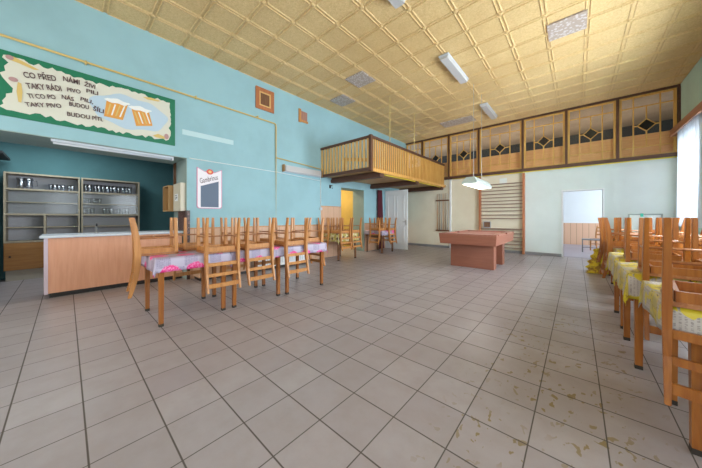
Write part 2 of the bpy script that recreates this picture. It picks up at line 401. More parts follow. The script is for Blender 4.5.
# header beam and glazed gallery front
b = MB(); b.box(XL, XR, YB-.09, YB+.12, 2.71, 2.81); b.box(XL, XR, YB-.05, YB+.08, 4.42, ZC-.002)
b.box(XR-.05, XR, YB-.07, YB+.1, 2.81, 4.42)
struct(b.build('trim_10', M['dark_beam']))
PX = [XL, -4.86, -3.745, -2.66, -1.32, -.225, .843, 1.885]
b = MB()
for x in PX[1:-1]: b.box(x-.03, x+.03, YB-.07, YB+.1, 2.81, 4.42)
struct(b.build('trim_11', M['dark_post']))
for k in range(7):
    x0 = PX[k]+.03; x1 = PX[k+1]-.03; z0 = 2.815; z1 = 4.415; W = x1-x0
    win = struct(thing('window_%d' % (k+1), None, None, (x0, YB, z0)))
    H = z1-z0; fw = .05; y0, y1 = -.035, .02
    b = MB(); b.box(0, fw, y0, y1, 0, H); b.box(W-fw, W, y0, y1, 0, H); b.box(fw, W-fw, y0, y1, 0, .03); b.box(fw, W-fw, y0, y1, H-.045, H)
    b.build('window_frame', M['pine_frame'], win)
    b = MB(); a0, a1 = W*.265, W*.735; zt = 1.30; zd = .80; zl = .24; g = .013; cx = W/2; dd = .16
    for a in (a0, a1): b.box(a-g, a+g, -.025, .01, .03, H-.04)
    b.box(fw, W-fw, -.022, .008, zt-g, zt+g); b.box(fw, W-fw, -.022, .008, zl-g, zl+g)
    b.box(cx-g, cx+g, -.02, .006, zd+dd, zt); b.box(cx-g, cx+g, -.02, .006, zl, zd-dd)
    b.box(a0, cx-dd, -.02, .006, zd-g, zd+g); b.box(cx+dd, a1, -.02, .006, zd-g, zd+g)
    o_, i_ = dd+.012, dd-.014
    for q in range(4):
        A = [(1, 0), (0, 1), (-1, 0), (0, -1)]; p, r = A[q], A[(q+1) % 4]
        b.prism([(cx+p[0]*o_, zd+p[1]*o_), (cx+r[0]*o_, zd+r[1]*o_), (cx+r[0]*i_, zd+r[1]*i_), (cx+p[0]*i_, zd+p[1]*i_)], -.024, .01, 'y')
    b.build('glazing_bar', M['pine_frame'], win)
    b = MB(); b.prism([(cx+i_, zd), (cx, zd+i_), (cx-i_, zd), (cx, zd-i_)], -.004, .003, 'y'); b.build('diamond_pane', M['black_glass'], win)
    b = MB(); b.box(fw, W-fw, .004, .008, .03, H-.045); b.build('pane', M['glass_smoke'], win)
# gallery parapet boards close behind the glazing
struct(MB().box(XL, XR, YB+.12, YB+.15, 2.78, 3.41).build('gallery_parapet', M['parapet']))
tag(MB().tube([(-3.6, YB-.1, 2.69), (-1.4, YB-.1, 2.686), (.4, YB-.1, 2.69), (1.84, YB-.1, 2.693)], .014).build('cable', M['cable_y'], smooth=True),
    'yellow cable running along the underside of the long brown beam', 'cable')

# side windows
for k, (y0, y1, zb, zt) in enumerate(WIN):
    b = MB(); f = .07
    b.box(XR+.03, XR+.1, y0, y0+f, zb, zt); b.box(XR+.03, XR+.1, y1-f, y1, zb, zt); b.box(XR+.03, XR+.1, y0+f, y1-f, zb, zb+f); b.box(XR+.03, XR+.1, y0+f, y1-f, zt-f, zt)
    b.box(XR+.04, XR+.09, (y0+y1)/2-.03, (y0+y1)/2+.03, zb+f, zt-f)
    w_ = struct(b.build('window_%d' % (8+k), M['white']))
    MB().box(XR+.06, XR+.064, y0+f, y1-f, zb+f, zt-f).build('pane', M['glass'], w_)
for k, (x0, x1, zb, zt) in enumerate(RW):
    b = MB(); f = .07
    b.box(x0, x0+f, YR-.12, YR-.05, zb, zt); b.box(x1-f, x1, YR-.12, YR-.05, zb, zt); b.box(x0+f, x1-f, YR-.12, YR-.05, zb, zb+f); b.box(x0+f, x1-f, YR-.12, YR-.05, zt-f, zt)
    w_ = struct(b.build('window_%d' % (13+k), M['white']))
    MB().box(x0+f, x1-f, YR-.09, YR-.086, zb+f, zt-f).build('pane', M['glass'], w_)
# pelmet and lace curtain at the visible window
b = MB(); b.box(1.66, 1.70, 6.0, 9.56, 3.12, 3.27); b.box(1.70, XR-.002, 6.0, 9.56, 3.235, 3.27); b.box(1.70, XR-.002, 9.53, 9.56, 3.12, 3.235)
tag(b.build('curtain_pelmet', wood('reddish_pelmet_wood', (.42, .19, .10), (.32, .13, .06), .4, 1), bevel=.004), 'long reddish wooden pelmet high above the right window', 'pelmet')
b = MB(); n = 90; rows = []
for r in range(9):
    z = 3.22-r*(3.22-1.0)/8; row = []
    for i in range(n+1):
        u = i/n; y = 9.62-u*2.6 - .10*math.sin(r/8*PI/2)*(u < .15)*(.15-u)/.15
        row.append((1.79+.035*math.sin(i*1.15)+.012*math.sin(i*.37+r*.4), y, z))
    rows.append(row)
b.loft(rows, cap=False, closed=False)
tag(b.build('lace_curtain', M['lace'], smooth=True), 'sheer white net curtain in front of the right window', 'curtain')

# ------------------------------------------------------------------ balcony
bal = thing('balcony', 'wooden corner balcony with slatted railing projecting high over the door', 'balcony', (XL, 5.02, 2.33))
def L(x, y, z): return (x-XL, y-5.02, z-2.33)
def bx(b, x0, x1, y0, y1, z0, z1): return b.box(x0-XL, x1-XL, y0-5.02, y1-5.02, z0-2.33, z1-2.33)
XB, YE = -3.80, 9.70
b = MB(); bx(b, XL, XB-.03, 5.06, YB-.1, 2.42, 2.48); b.build('deck', M['deck'], bal)
b = MB(); bx(b, XL, XB+.02, 4.99, 5.06, 3.185, 3.25); bx(b, XB-.05, XB+.02, 5.06, YE, 3.185, 3.25); b.build('top_rail', M['dark_beam'], bal, bevel=.004)
b = MB(); bx(b, XL, XB-.05, 4.99, 5.05, 2.38, 2.455); b.build('bottom_rail', M['dark_beam'], bal)
b = MB(); bx(b, XB-.05, XB+.02, 5.07, YE, 2.36, 2.44); b.build('bottom_rail', M['slat_side'], bal)
b = MB(); bx(b, XB-.05, XB+.025, 4.985, 5.065, 2.36, 3.26); b.build('corner_post', M['dark_post'], bal)
n = 15
for i in range(n):
    x = XL+.04+i*(XB-XL-.14)/(n-1); b = MB(); bx(b, x-.036, x+.036, 5.012, 5.032, 2.455, 3.185); b.build('baluster', M['slat'], bal)
n = 46
for i in range(n):
    y = 5.11+i*(YE-5.16)/(n-1); b = MB(); bx(b, XB-.03, XB-.008, y-.027, y+.027, 2.44, 3.185); b.build('baluster', M['slat_side'], bal)
for y in (5.50, 7.49, 9.50):
    b = MB(); bx(b, XL, XB+.0, y-.09, y+.09, 2.26, 2.36); bx(b, XL, XB-.1, y-.06, y+.06, 2.36, 2.42); b.build('beam', M['dark_beam'], bal, bevel=.006)
b = MB(); b.tube([L(XB-.55, 5.6, 2.36), L(XB-.15, 5.62, 2.37), L(XB-.06, 6.0, 2.35), L(XB-.04, 7.6, 2.35), L(XB-.05, 9.6, 2.35)], .012); o = b.build('cable', M['cable_y'], bal, smooth=True); o['label'] = 'yellow cable under the edge'
for y in (5.9, 7.3):
    b = MB(); b.tube([L(XB-.02, y, 3.25), L(XB-.02, y, ZC-.005)], .011, 6); b.build('hanger_rod', M['pipe'], bal, smooth=True)
# small table end / board lying on the balcony
b = MB(); b.box(-.6, .6, -.02, .02, -.05, .05, Matrix.Translation((-4.75, 5.6, 2.88)) @ Matrix.Rotation(.16, 4, 'Y'))
b.box(-5.27, -5.21, 5.57, 5.63, 2.48, 2.93); b.box(-4.29, -4.23, 5.57, 5.63, 2.48, 2.79)
tag(b.build('trestle', M['slat_side']), 'slanting orange wooden rail standing behind the balcony slats', 'trestle')

# ------------------------------------------------------------------ ceiling fittings
for lab, y0 in (('long fluorescent ceiling light nearest the camera at the top edge', 2.1), ('long fluorescent ceiling light, middle of three along the ceiling', 5.02), ('long fluorescent ceiling light farthest away beside the gallery glazing', 7.95)):
    r = thing('ceiling_light', lab, 'light', (-1.99, y0, ZC-.015), group='fluorescent lights on the ceiling')
    MB().box(-.1, .1, 0, 1.27, -.03, 0).build('housing', M['plastic_white'], r)
    b = MB(); b.prism([(-.09, -.03), (-.075, -.085), (.075, -.085), (.09, -.03)], .02, 1.25, 'y'); b.build('diffuser', M['diffuser'], r)
GX = lambda k: .144-k*S
for x0, x1, y0, y1, lab in ((GX(1), GX(0), 5.17+.27, 5.70+.27, 'grey mosaic ceiling panel nearest the camera, right of the lights'), (GX(8), GX(7), 4.38, 4.91, 'grey mosaic ceiling panel, right one of the pair by the blue wall'),
                            (GX(10), GX(9), 4.88, 5.41, 'grey mosaic ceiling panel, left one of the pair by the blue wall'), (GX(7), GX(5), 8.62, 9.15, 'wide grey mosaic ceiling panel beside the farthest ceiling light')):
    tag(MB().box(x0+.01, x1-.01, y0+.01, y1-.01, ZC-.028, ZC-.003).build('ceiling_panel', M['mosaic']), lab, 'ceiling panel', 'grey mosaic panels in the ceiling')

# billiard lamp
r = thing('billiard_lamp', 'lit grey rectangular lamp hanging over the pool table', 'lamp', (-1.885, 7.0, 2.0))
b = MB(); b.loft([[(-.165, -.7, 0), (.165, -.7, 0), (.165, .7, 0), (-.165, .7, 0)], [(-.165, -.7, .05), (.165, -.7, .05), (.165, .7, .05), (-.165, .7, .05)], [(-.09, -.62, .17), (.09, -.62, .17), (.09, .62, .17), (-.09, .62, .17)]])
b.build('lamp_shade', mat('grey_green_enamel', (.42, .50, .49), .35), r)
MB().box(-.15, .15, -.68, .68, -.006, -.001).build('diffuser', M['lit'], r)
for y in (-.35, .35): MB().tube([(0, y, .165), (0, y, 2.475)], .006, 6).build('cord', M['metal'], r)

# ------------------------------------------------------------------ pool table
r = thing('pool_table', 'red-brown pool table on two slab pedestals under the hanging lamp', 'pool table', (-1.87, 7.0, 0))
HX, HY = .62, 1.0
b = MB(); b.loft([[(-HX, -HY, .80), (HX, -HY, .80), (HX, HY, .80), (-HX, HY, .80)], [(-HX+.02, -HY+.02, .585), (HX-.02, -HY+.02, .585), (HX-.02, HY-.02, .585), (-HX+.02, HY-.02, .585)]])
b.build('apron', M['pool'], r, bevel=.006)
for x0, x1, y0, y1 in ((-HX, HX, -HY, -HY+.13), (-HX, HX, HY-.13, HY), (-HX, -HX+.13, -HY+.2, -.08), (-HX, -HX+.13, .08, HY-.2), (HX-.13, HX, -HY+.2, -.08), (HX-.13, HX, .08, HY-.2)):
    MB().box(x0, x1, y0, y1, .80, .832).build('rail', M['pool_rail'], r, bevel=.005)
MB().box(-HX+.13, HX-.13, -HY+.13, HY-.13, .80, .806).build('playing_cloth', M['pool_top'], r)
for x, y in ((-HX+.09, -.0), (HX-.09, 0), (-HX+.1, HY-.165), (HX-.1, HY-.165)):
    b = MB(); b.lathe([(.055, .80), (.055, .812), (.04, .812), (.04, .802)], x, y, 14); b.build('pocket', M['dark'], r)
for y in (-.425, .475): MB().box(-.5, .47, y-.125, y+.125, 0, .59).build('pedestal', M['pool'], r, bevel=.004)

# cue rack
r = thing('cue_rack', 'wall rack holding a row of pool cues left of the wall bars', 'cue rack', (-4.01, YB, .66))
for z in (0, 1.2): MB().box(-.26, .26, -.08, 0, z, z+.05).build('rail', M['leg_dark'], r)
for i in range(6):
    x = -.20+i*.08
    tag(MB().tube([(-4.01+x, YB-.05, .712), (-4.01+x, YB-.05, 2.16)], [.014, .007], 6).build('pool_cue', [M['chair_pale'], M['leg_dark'], M['knot']][i % 3], smooth=True),
        '%s pool cue from the left in the wall rack' % ORD[i], 'pool cue', 'cues in the wall rack')

# wall bars
r = thing('wall_bars', 'tall wooden gymnastic wall bars on the cream wall behind the pool table', 'wall bars', (-2.61, YB, 0))
for x in (0, 1.32): MB().box(x-.03, x+.03, -.13, 0, 0, 2.66).build('upright', M['ladder'], r)
for z in (2.354, 2.251, 2.131, 2.01, 1.89, 1.77, 1.66, 1.545, 1.427, 1.289, 1.17, .80, .66, .54, .42, .30, .18):
    b = MB(); b.box(.03, 1.29, -.115, -.08, z-.016, z+.016); b.build('rung', M['bar_wood'], r, bevel=.006)
b = MB(); b.box(.03, 1.29, -.12, -.02, .81, .83); b.build('rung', M['bar_wood'], r)
r = thing('picture_frame', 'small grey framed picture standing on the rung of the wall bars', 'picture', (-2.38, YB-.07, .842))
b = MB(); b.box(-.12, .12, -.01, .01, 0, .02); b.box(-.12, .12, -.01, .01, .2, .22); b.box(-.12, -.1, -.01, .01, .02, .2); b.box(.1, .12, -.01, .01, .02, .2); b.build('frame', M['knot'], r)
MB().box(-.1, .1, 0, .006, .02, .2).build('print', M['leg_dark'], r)
tag(MB().box(-2.0, -1.78, YB-.012, YB-.001, 2.38, 2.56).build('wall_notice', M['white_wall'], bevel=.002), 'small pale square notice above the wall bars', 'notice')

# white open door and curtain beneath the balcony
d = struct(thing('door_2', None, None, (XL+.03, 8.36, 0)))
b = MB(); b.box(0, .98, -.02, .02, .012, 2.24); b.build('door_leaf', M['white'], d, bevel=.003)
for z0, z1 in ((.2, .9), (1.15, 2.05)):
    for x0, x1 in ((.13, .44), (.54, .85)):
        b = MB()
        for q in ((x0, x1, z0, z0+.03), (x0, x1, z1-.03, z1), (x0, x0+.03, z0, z1), (x1-.03, x1, z0, z1)): b.box(q[0], q[1], -.034, -.02, q[2], q[3])
        b.build('panel_moulding', M['white'], d)
b = MB(); b.tube([(.92, -.02, 1.05), (.92, -.07, 1.05), (.80, -.07, 1.05)], .01); b.box(.9, .94, -.026, -.02, .92, 1.12); b.build('door_handle', M['metal'], d)
b = MB(); rows = []
for r_ in range(8):
    z = 2.24-r_*(2.22)/7; f_ = 1+.25*r_/7
    rows.append([(XL+.065+.04*math.sin(i*1.3), 7.78+(i/24)*.40*(.7+.5*(f_-1)*3), z) for i in range(25)])
b.loft(rows, cap=False, closed=False); o = b.build('door_curtain', M['curtain_red'], smooth=True)
o.modifiers.new('thickness', 'SOLIDIFY').thickness = .008
tag(o, 'dark burgundy curtain hanging beside the white panelled door', 'curtain')

# ------------------------------------------------------------------ bar
r = thing('bar_counter', 'salmon laminate bar counter with pale worktop in the wall opening', 'counter', (-5.85, -.22, 0))
MB().box(-.55, 0, .04, 1.75, .07, .895).build('body', M['salmon'], r)
o = MB().box(-.55, .004, 0, .04, .06, .895).build('end_panel', M['lilac'], r)
MB().box(-.5, -.03, .05, 1.75, 0, .07).build('plinth', M['dark'], r)
MB().box(-.62, .045, -.04, 1.76, .895, .932).build('worktop', M['worktop'], r, bevel=.006)
r = thing('beer_tap', 'small dark tap standing on the bar worktop', 'tap', (-6.25, .35, .932))
MB().lathe([(.03, 0), (.03, .01), (.012, .02), (.012, .13)], seg=10).build('base', M['metal'], r, smooth=True)
MB().tube([(0, 0, .12), (.03, 0, .16), (.09, 0, .16), (.11, 0, .12)], .009).build('spout', M['dark'], r, smooth=True)

CX0, CX1 = -8.28, -7.93      # back and front of the bar-back cabinets
def cab(name, label, y0, y1, low):
    r = thing(name, label, 'cabinet', (CX1, y0, 0)); W = y1-y0; D = CX0-CX1
    zb = .72
    b = MB(); b.box(D, 0, 0, .025, zb, 2.06); b.box(D, 0, W-.025, W, zb, 2.06); b.box(D, 0, .025, W-.025, 2.03, 2.06); b.box(D, 0, .025, W-.025, zb, zb+.03)
    b.box(-.02, 0, .025, W-.025, 1.245, 1.28); b.box(-.02, 0, .025, W-.025, 1.73, 1.76)
    if low: b.box(D, 0, W*.49, W*.49+.03, zb, 1.245)
    b.build('carcass', M['cabinet'], r)
    MB().box(D, D+.012, .025, W-.025, zb+.03, 2.03).build('back_panel', M['cab_back'], r)
    for z in (1.01, 1.255, 1.50, 1.735): MB().box(D+.012, -.02, .026, W-.026, z-.009, z+.009).build('shelf', M['cabinet'], r)
    for a in (.03, W/2): MB().box(-.012+.004*(a > .1), -.009+.004*(a > .1), a, a+W/2-.02, 1.285, 1.725).build('sliding_pane', M['glass_bar'], r)
    MB().box(D, -.02, 0, W, .2, zb).build('base_cabinet', M['cab_door'], r)
    MB().box(D, -.05, .02, W-.02, 0, .2).build('plinth', M['plinth'], r)
    for q in range(2):
        dd_ = MB().box(-.02, -.002, .004+q*W/2, W/2-.004+q*W/2, .205, zb-.01).build('door', M['cab_door'], r, bevel=.002)
        MB().box(-.002, .014, .06+q*(W-.14), .085+q*(W-.14), .45, .475).build('handle', M['dark'], dd_)
    return r
cab('back_bar_cabinet', 'glass-fronted shelf cabinet behind the bar, left unit with amber doors', -.775, .195, True)
cab('back_bar_cabinet', 'glass-fronted shelf cabinet behind the bar, right unit with most glasses', .215, 1.185, False)
def glass_mesh(kind):
    b = MB()
    if kind == 'mug':
        b.lathe([(.034, 0), (.042, .03), (.038, .12), (.044, .17), (.041, .17), (.034, .12), (.036, .02), (.001, .015)], seg=12)
        b.tube([(0, .038, .14), (0, .075, .135), (0, .08, .06), (0, .040, .045)], .007, 6)
    else:
        b.lathe([(.024, 0), (.028, .05), (.034, .14), (.031, .14), (.025, .05), (.022, .012), (.001, .01)], seg=12)
    return b
protos = {}
def put_glass(kind, x, y, z, label, group, sc=1):
    if kind not in protos:
        o = glass_mesh(kind).build('beer_mug' if kind == 'mug' else 'drinking_glass', M['tumbler'], smooth=True); protos[kind] = o
    else:
        o = protos[kind].copy(); COL.objects.link(o)
    o.location = (x, y, z); o.scale = (sc, sc, sc); o['label'] = label; o['category'] = 'glass'; o['group'] = group
def row(kind, ys, z, where, sc=1):
    for i, y in enumerate(ys):
        put_glass(kind, -8.06+.03*(i % 2), y, z, '%s, %s from left on the %s' % ('handled beer mug' if kind == 'mug' else 'clear drinking glass', ORD[i], where), 'glasses on the '+where, sc)
row('mug', [-.585, -.49], 1.745, 'top shelf of the left bar cabinet', 1.35)
row('glass', [-.21, -.155, -.10, -.045, .045, .09], 1.745, 'left cabinet, right of the mugs', 1.0)
row('glass', [.285, .345, .44, .49, .56, .63, .69, .75, .82, .90, .96, 1.02], 1.745, 'top shelf of the right bar cabinet', 1.35)
row('glass', [.26, .305, .35, .41, .46, .505], 1.51, 'second shelf of the right bar cabinet', .85)
row('glass', [.265, .325, .39, .58, .635, .70, .76, .82, .90, .97], 1.265, 'third shelf of the right bar cabinet', 1.1)

# strip light at the opening soffit
r = thing('strip_light', 'long white strip light fixed under the lintel over the bar', 'light', (XL-.09, -.15, 2.35))
MB().box(-.04, .04, 0, 1.49, -.035, 0).build('housing', M['plastic_white'], r)
MB().tube([(0, .02, -.05), (0, 1.47, -.05)], .018, 10).build('tube', M['plastic_white'], r, smooth=True)
MB().box(-.05, .05, 1.475, 1.5, -.07, 0).build('end_cap', M['plastic_white'], r)

# boxes on the jamb
r = thing('meter_box', 'ivory electrical box with a small label at the bar opening edge', 'box', (-5.76, 1.55, 1.33))
MB().box(-.42, .06, -.09, 0, 0, .55).build('body', M['elec_box'], r, bevel=.006)
MB().box(-.30, -.10, -.093, -.0895, .2, .34).build('label_plate', M['white'], r)
b = MB(); b.box(-.27, -.17, -.0945, -.0925, .30, .315); b.box(-.25, -.22, -.0945, -.0925, .23, .28); b.box(-.19, -.14, -.0945, -.0925, .25, .28); b.build('label_marks', M['dark'], r)
r = thing('open_box', 'open-fronted brown wooden box beside the ivory electrical box', 'box', (-6.42, 1.55, 1.33))
b = MB(); b.box(-.22, .22, -.02, 0, 0, .53); b.box(-.22, -.2, -.17, -.02, 0, .53); b.box(.2, .22, -.17, -.02, 0, .53); b.box(-.2, .2, -.17, -.02, 0, .02); b.box(-.2, .2, -.17, -.02, .51, .53); b.box(-.2, .2, -.05, -.02, .40, .41)
b.build('box_body', M['elec_brown'], r)
for x in (-6.36, -6.26):
    tag(MB().tube([(x, 1.52, 1.87), (x, 1.52, 2.345)], .014, 8).build('conduit_pipe', M['leg_dark'], smooth=True), 'dark vertical pipe, %s one above the brown box' % ('left' if x < -6.3 else 'right'), 'pipe', 'pipes above the brown box')
tag(MB().box(-8.2, -7.3, -.845, -.72, 2.30, 2.34).build('wall_shelf', M['dark']), 'dark shelf on the recess wall at the left edge', 'shelf')

# ------------------------------------------------------------------ painted banner
r = thing('painted_banner', 'green painted board with beer verse on torn parchment over the bar', 'sign', (XL, 0, 0))
def flat(poly, z, name, material, par=r, th=.003):      # poly in (Y, Z) on the wall
    from mathutils.geometry import delaunay_2d_cdt
    n = len(poly); vs, es, fs, *_ = delaunay_2d_cdt([Vector((p[0], p[1])) for p in poly], [(k, (k+1) % n) for k in range(n)], [list(range(n))], 1, 1e-5)
    b = MB(); F = [b.bm.verts.new((z+th, v.x, v.y)) for v in vs]; K = [b.bm.verts.new((z+.0006, v.x, v.y)) for v in vs]
    cnt = {}
    for f in fs:
        b.bm.faces.new([F[k] for k in f])
        for q in range(len(f)):
            e = (f[q], f[(q+1) % len(f)]); cnt[e] = 1
    for (p, q) in list(cnt):
        if (q, p) not in cnt: b.bm.faces.new((F[q], F[p], K[p], K[q]))
    return b.build(name, material, par)
green = mat('green_sign_paint', (.004, .17, .085), .5); paper = mat('cream_parchment_paint', (.66, .66, .58), .6); sky_p = mat('pale_blue_sign_paint', (.46, .60, .72), .6)
ink = mat('dark_sign_lettering', (.10, .055, .06), .6); beer = mat('amber_beer_paint', (.70, .32, .06), .5); foam = mat('white_foam_paint', (.82, .84, .84), .6); scroll = mat('ochre_scroll_paint', (.66, .48, .16), .6); curl = mat('pink_scroll_shade', (.45, .27, .27), .6)
MB().box(0, .012, -.80, 1.36, 2.548, 3.412).build('board', green, r)
rr = random.Random(3); pts = []
def torn(a, b_, n, amp):
    for i in range(n):
        u = i/n; h_ = abs(b_[0]-a[0]) > abs(b_[1]-a[1]); j_ = rr.uniform(-amp, amp)*1.2; pts.append((a[0]+(b_[0]-a[0])*u+(0 if h_ else j_), a[1]+(b_[1]-a[1])*u+(j_ if h_ else 0)))
torn((-.55, 3.36), (.2, 3.31), 18, .022); torn((.2, 3.31), (.65, 3.34), 12, .018); torn((.65, 3.34), (1.27, 3.33), 14, .02)
torn((1.28, 3.33), (1.27, 2.64), 16, .018); torn((1.26, 2.63), (.5, 2.61), 18, .02); torn((.5, 2.61), (-.1, 2.63), 14, .022); torn((-.1, 2.64), (-.57, 2.62), 10, .025); pts += [(-.585, 2.66), (-.55, 2.70), (-.56, 2.74), (-.53, 2.80), (-.53, 2.84), (-.48, 2.87), (-.475, 2.93), (-.52, 2.99), (-.56, 3.05), (-.58, 3.10), (-.535, 3.14), (-.545, 3.2), (-.51, 3.26), (-.56, 3.31)]
flat(pts, .012, 'parchment', paper)
flat([(.74+.50*math.cos(a)*(1+.05*math.sin(5*a)), 2.97+.27*math.sin(a)*(1+.08*math.sin(7*a+1))) for a in [2*PI*k/40 for k in range(40)]], .015, 'sky_patch', sky_p)
for q, (P0, P1, P2, P3) in enumerate([((.43, 3.08), (.69, 3.10), (.625, 2.82), (.40, 2.82)), ((.735, 3.045), (.965, 3.08), (1.02, 2.83), (.795, 2.77))]):
    flat([P3, P2, P1, P0], .018, 'beer_mug_painting', beer)
    cx = (P0[0]+P1[0])/2; cz = (P0[1]+P1[1])/2
    flat([(cx+.15*math.cos(a)*(1+.12*math.sin(4*a)), cz+.012+.038*math.sin(a)*(1+.3*math.sin(5*a))) for a in [2*PI*k/24 for k in range(24)]], .021, 'foam_painting', foam)
    for k in range(4):
        u = .14+k*.22; a = (P0[0]+(P1[0]-P0[0])*u, P0[1]+(P1[1]-P0[1])*u-.04); c = (P3[0]+(P2[0]-P3[0])*u, P3[1]+(P2[1]-P3[1])*u+.04)
        flat([(c[0], c[1]), (c[0]+.018, c[1]), (a[0]+.018, a[1]), (a[0], a[1])], .021, 'mug_facet', foam if k % 2 else scroll)
flat([(-.52, 3.33), (-.47, 3.355), (-.40, 3.33), (-.25, 3.27), (-.30, 3.255), (-.42, 3.285), (-.50, 3.30)], .018, 'scroll_end', scroll)
flat([(-.50+.035*math.cos(a), 3.33+.03*math.sin(a)) for a in [2*PI*k/14 for k in range(14)]], .0215, 'scroll_curl', curl)
flat([(-.435, 3.03), (-.405, 3.02), (-.395, 2.90), (-.405, 2.76), (-.43, 2.765), (-.445, 2.90)], .018, 'scroll_end', scroll)
flat([(-.47+.04*math.cos(a), 3.05+.03*math.sin(a)) for a in [2*PI*k/14 for k in range(14)]], .0215, 'scroll_curl', curl)
flat([(.88, 3.30), (1.0, 3.325), (1.14, 3.315), (1.10, 3.29), (.95, 3.275)], .018, 'scroll_end', scroll)
flat([(1.02, 2.66), (1.1, 2.71), (1.22, 2.67), (1.2, 2.64), (1.08, 2.64)], .018, 'scroll_end', scroll)
flat([(1.225+.035*math.cos(a), 2.69+.05*math.sin(a)) for a in [2*PI*k/14 for k in range(14)]], .0215, 'scroll_curl', curl)
def text_mesh(body, name, material, parent, M4, width, height, ext=.002, shear=0, bold=.0):
    cu = bpy.data.curves.new(name, 'FONT'); cu.body = body; cu.extrude = 0; cu.offset = bold; cu.shear = shear; cu.resolution_u = 3
    o = bpy.data.objects.new(name+'_curve', cu); COL.objects.link(o); bpy.context.view_layer.update()
    me = bpy.data.meshes.new_from_object(o.evaluated_get(bpy.context.evaluated_depsgraph_get()))
    bpy.data.objects.remove(o); bpy.data.curves.remove(cu)
    xs = [v.co.x for v in me.vertices]; ys = [v.co.y for v in me.vertices]
    x0, x1, y0, y1 = min(xs), max(xs), min(ys), max(ys)
    for v in me.vertices:
        v.co = M4 @ Vector(((v.co.x-x0)/(x1-x0)*width, (v.co.y-y0)/(y1-y0)*height, 0))
    me.materials.clear(); me.materials.append(material); me.name = name
    o = bpy.data.objects.new(name, me); COL.objects.link(o); o.parent = parent; return o
def on_wall(y, z, x, tilt=0): # text frame facing +X, reading towards +Y
    return Matrix.Translation((x, y, z)) @ Matrix.Rotation(tilt, 4, 'X') @ Matrix(((0, 0, 1, 0), (1, 0, 0, 0), (0, 1, 0, 0), (0, 0, 0, 1)))
for words, y, z, wd, h, tl in (('CO PŘED', -.41, 3.105, .32, .115, .22), ('NÁMI', -.06, 3.20, .18, .10, .04), ('ŽIVI', .15, 3.21, .13, .09, -.05),
                               ('TAKY RÁDI', -.385, 2.965, .35, .105, .25), ('PIVO', -.02, 3.06, .15, .08, .1), ('PILI', .175, 3.12, .14, .075, 0),
                               ('TI CO PO', -.375, 2.835, .28, .085, .28), ('NÁS', -.075, 2.935, .13, .085, 0), ('PILI,', .11, 2.965, .15, .085, -.08),
                               ('TAKY PIVO', -.395, 2.715, .36, .08, .25), ('BUDOU', -.0, 2.855, .22, .085, .05), ('ŠÍLI', .245, 2.865, .13, .09, -.1),
                               ('BUDOU PÍTI.', -.02, 2.70, .41, .085, .06)):
    acc = any(q in words for q in 'ŘÁÍŽŠ'); text_mesh(words, 'lettering', ink, r, on_wall(y+.03, z+.005, .0255, tl), wd*.93, h*(.92 if acc else .76), bold=.022)

# blackboard sign
r = thing('menu_board', 'white-framed menu blackboard with red seal on the blue wall', 'sign', (XL, 1.965, 1.385))
pk = mat('sign_pink_border', (.60, .22, .38), .4); wh = mat('sign_white', (.78, .74, .80), .4)
def rb(w_, zt, rad, notch):
    pts = []
    for k in range(7):
        a = PI+k*PI/2/6; pts.append((-w_+rad+rad*math.cos(a), rad+rad*math.sin(a)))
    for k in range(7):
        a = 1.5*PI+k*PI/2/6; pts.append((w_-rad+rad*math.cos(a), rad+rad*math.sin(a)))
    pts += [(w_, zt), (.10, zt-notch), (-.10, zt-notch), (-w_, zt)]; return pts
flat(rb(.24, .826, .05, .07), 0, 'frame', pk, r, .012)
flat([(a*.94, .012+c*.965) for a, c in rb(.24, .826, .05, .07)], .012, 'front', wh, r, .003)
flat([(-.17, .03), (.17, .03), (.17, .575), (-.17, .45)], .015, 'blackboard', mat('slate_blue_board', (.085, .125, .20), .5), r)
flat([(.065*math.cos(a), .755+.055*math.sin(a)) for a in [2*PI*k/24 for k in range(24)]], .016, 'seal', mat('red_seal', (.62, .06, .03), .4), r)
flat([(.03*math.cos(a), .755+.028*math.sin(a)) for a in [2*PI*k/16 for k in range(16)]], .0195, 'seal_centre', mat('gold_seal', (.75, .42, .12), .4), r)
text_mesh('Gambrinus', 'lettering', ink, r, on_wall(-.17, .50, .0162, .33), .36, .105, shear=.3, bold=.008)

# ------------------------------------------------------------------ things on the left wall
b = MB(); b.tube([(XL+.035, -1.0, 3.592), (XL+.035, 1.2, 3.572), (XL+.035, 3.42, 3.545), (XL+.035, 3.48, 3.53), (XL+.035, 3.49, 3.46), (XL+.035, 3.49, 1.0)], .017)
b.tube([(XL+.035, 3.5, 2.70), (XL+.035, 4.25, 2.665), (XL+.035, 5.02, 2.62), (XL+.035, 5.6, 2.6)], .014)
for y in (0.2, 1.7, 3.0): b.box(XL, XL+.055, y-.012, y+.012, 3.55, 3.60)
tag(b.build('gas_pipe', M['pipe'], smooth=True), 'yellow gas pipe running across and down the blue wall', 'pipe')
tag(MB().tube([(XL+.012, 1.60, 2.36), (XL+.012, 2.6, 2.352), (XL+.012, 3.6, 2.345), (XL+.012, 5.0, 2.28)], .009, 6).build('cable', M['cable_w'], smooth=True), 'thin white cable crossing the blue wall above the menu board', 'cable')
tag(MB().tube([(XL+.02, 4.985, 1.50), (XL+.02, 4.985, 2.36)], .012, 6).build('conduit', M['cable_w'], smooth=True), 'white vertical conduit on blue wall under the balcony corner', 'conduit')
tag(MB().box(XL, XL+.05, 4.945, 5.025, 1.42, 1.50).build('socket', M['plastic_white'], bevel=.005), 'white wall socket at the foot of the white conduit', 'socket')
r = thing('wall_light', 'long white box light on the blue wall left of the balcony', 'light', (XL, 3.70, 2.36))
MB().box(0, .05, 0, 1.28, .02, .2).build('housing', M['plastic_white'], r, bevel=.004)
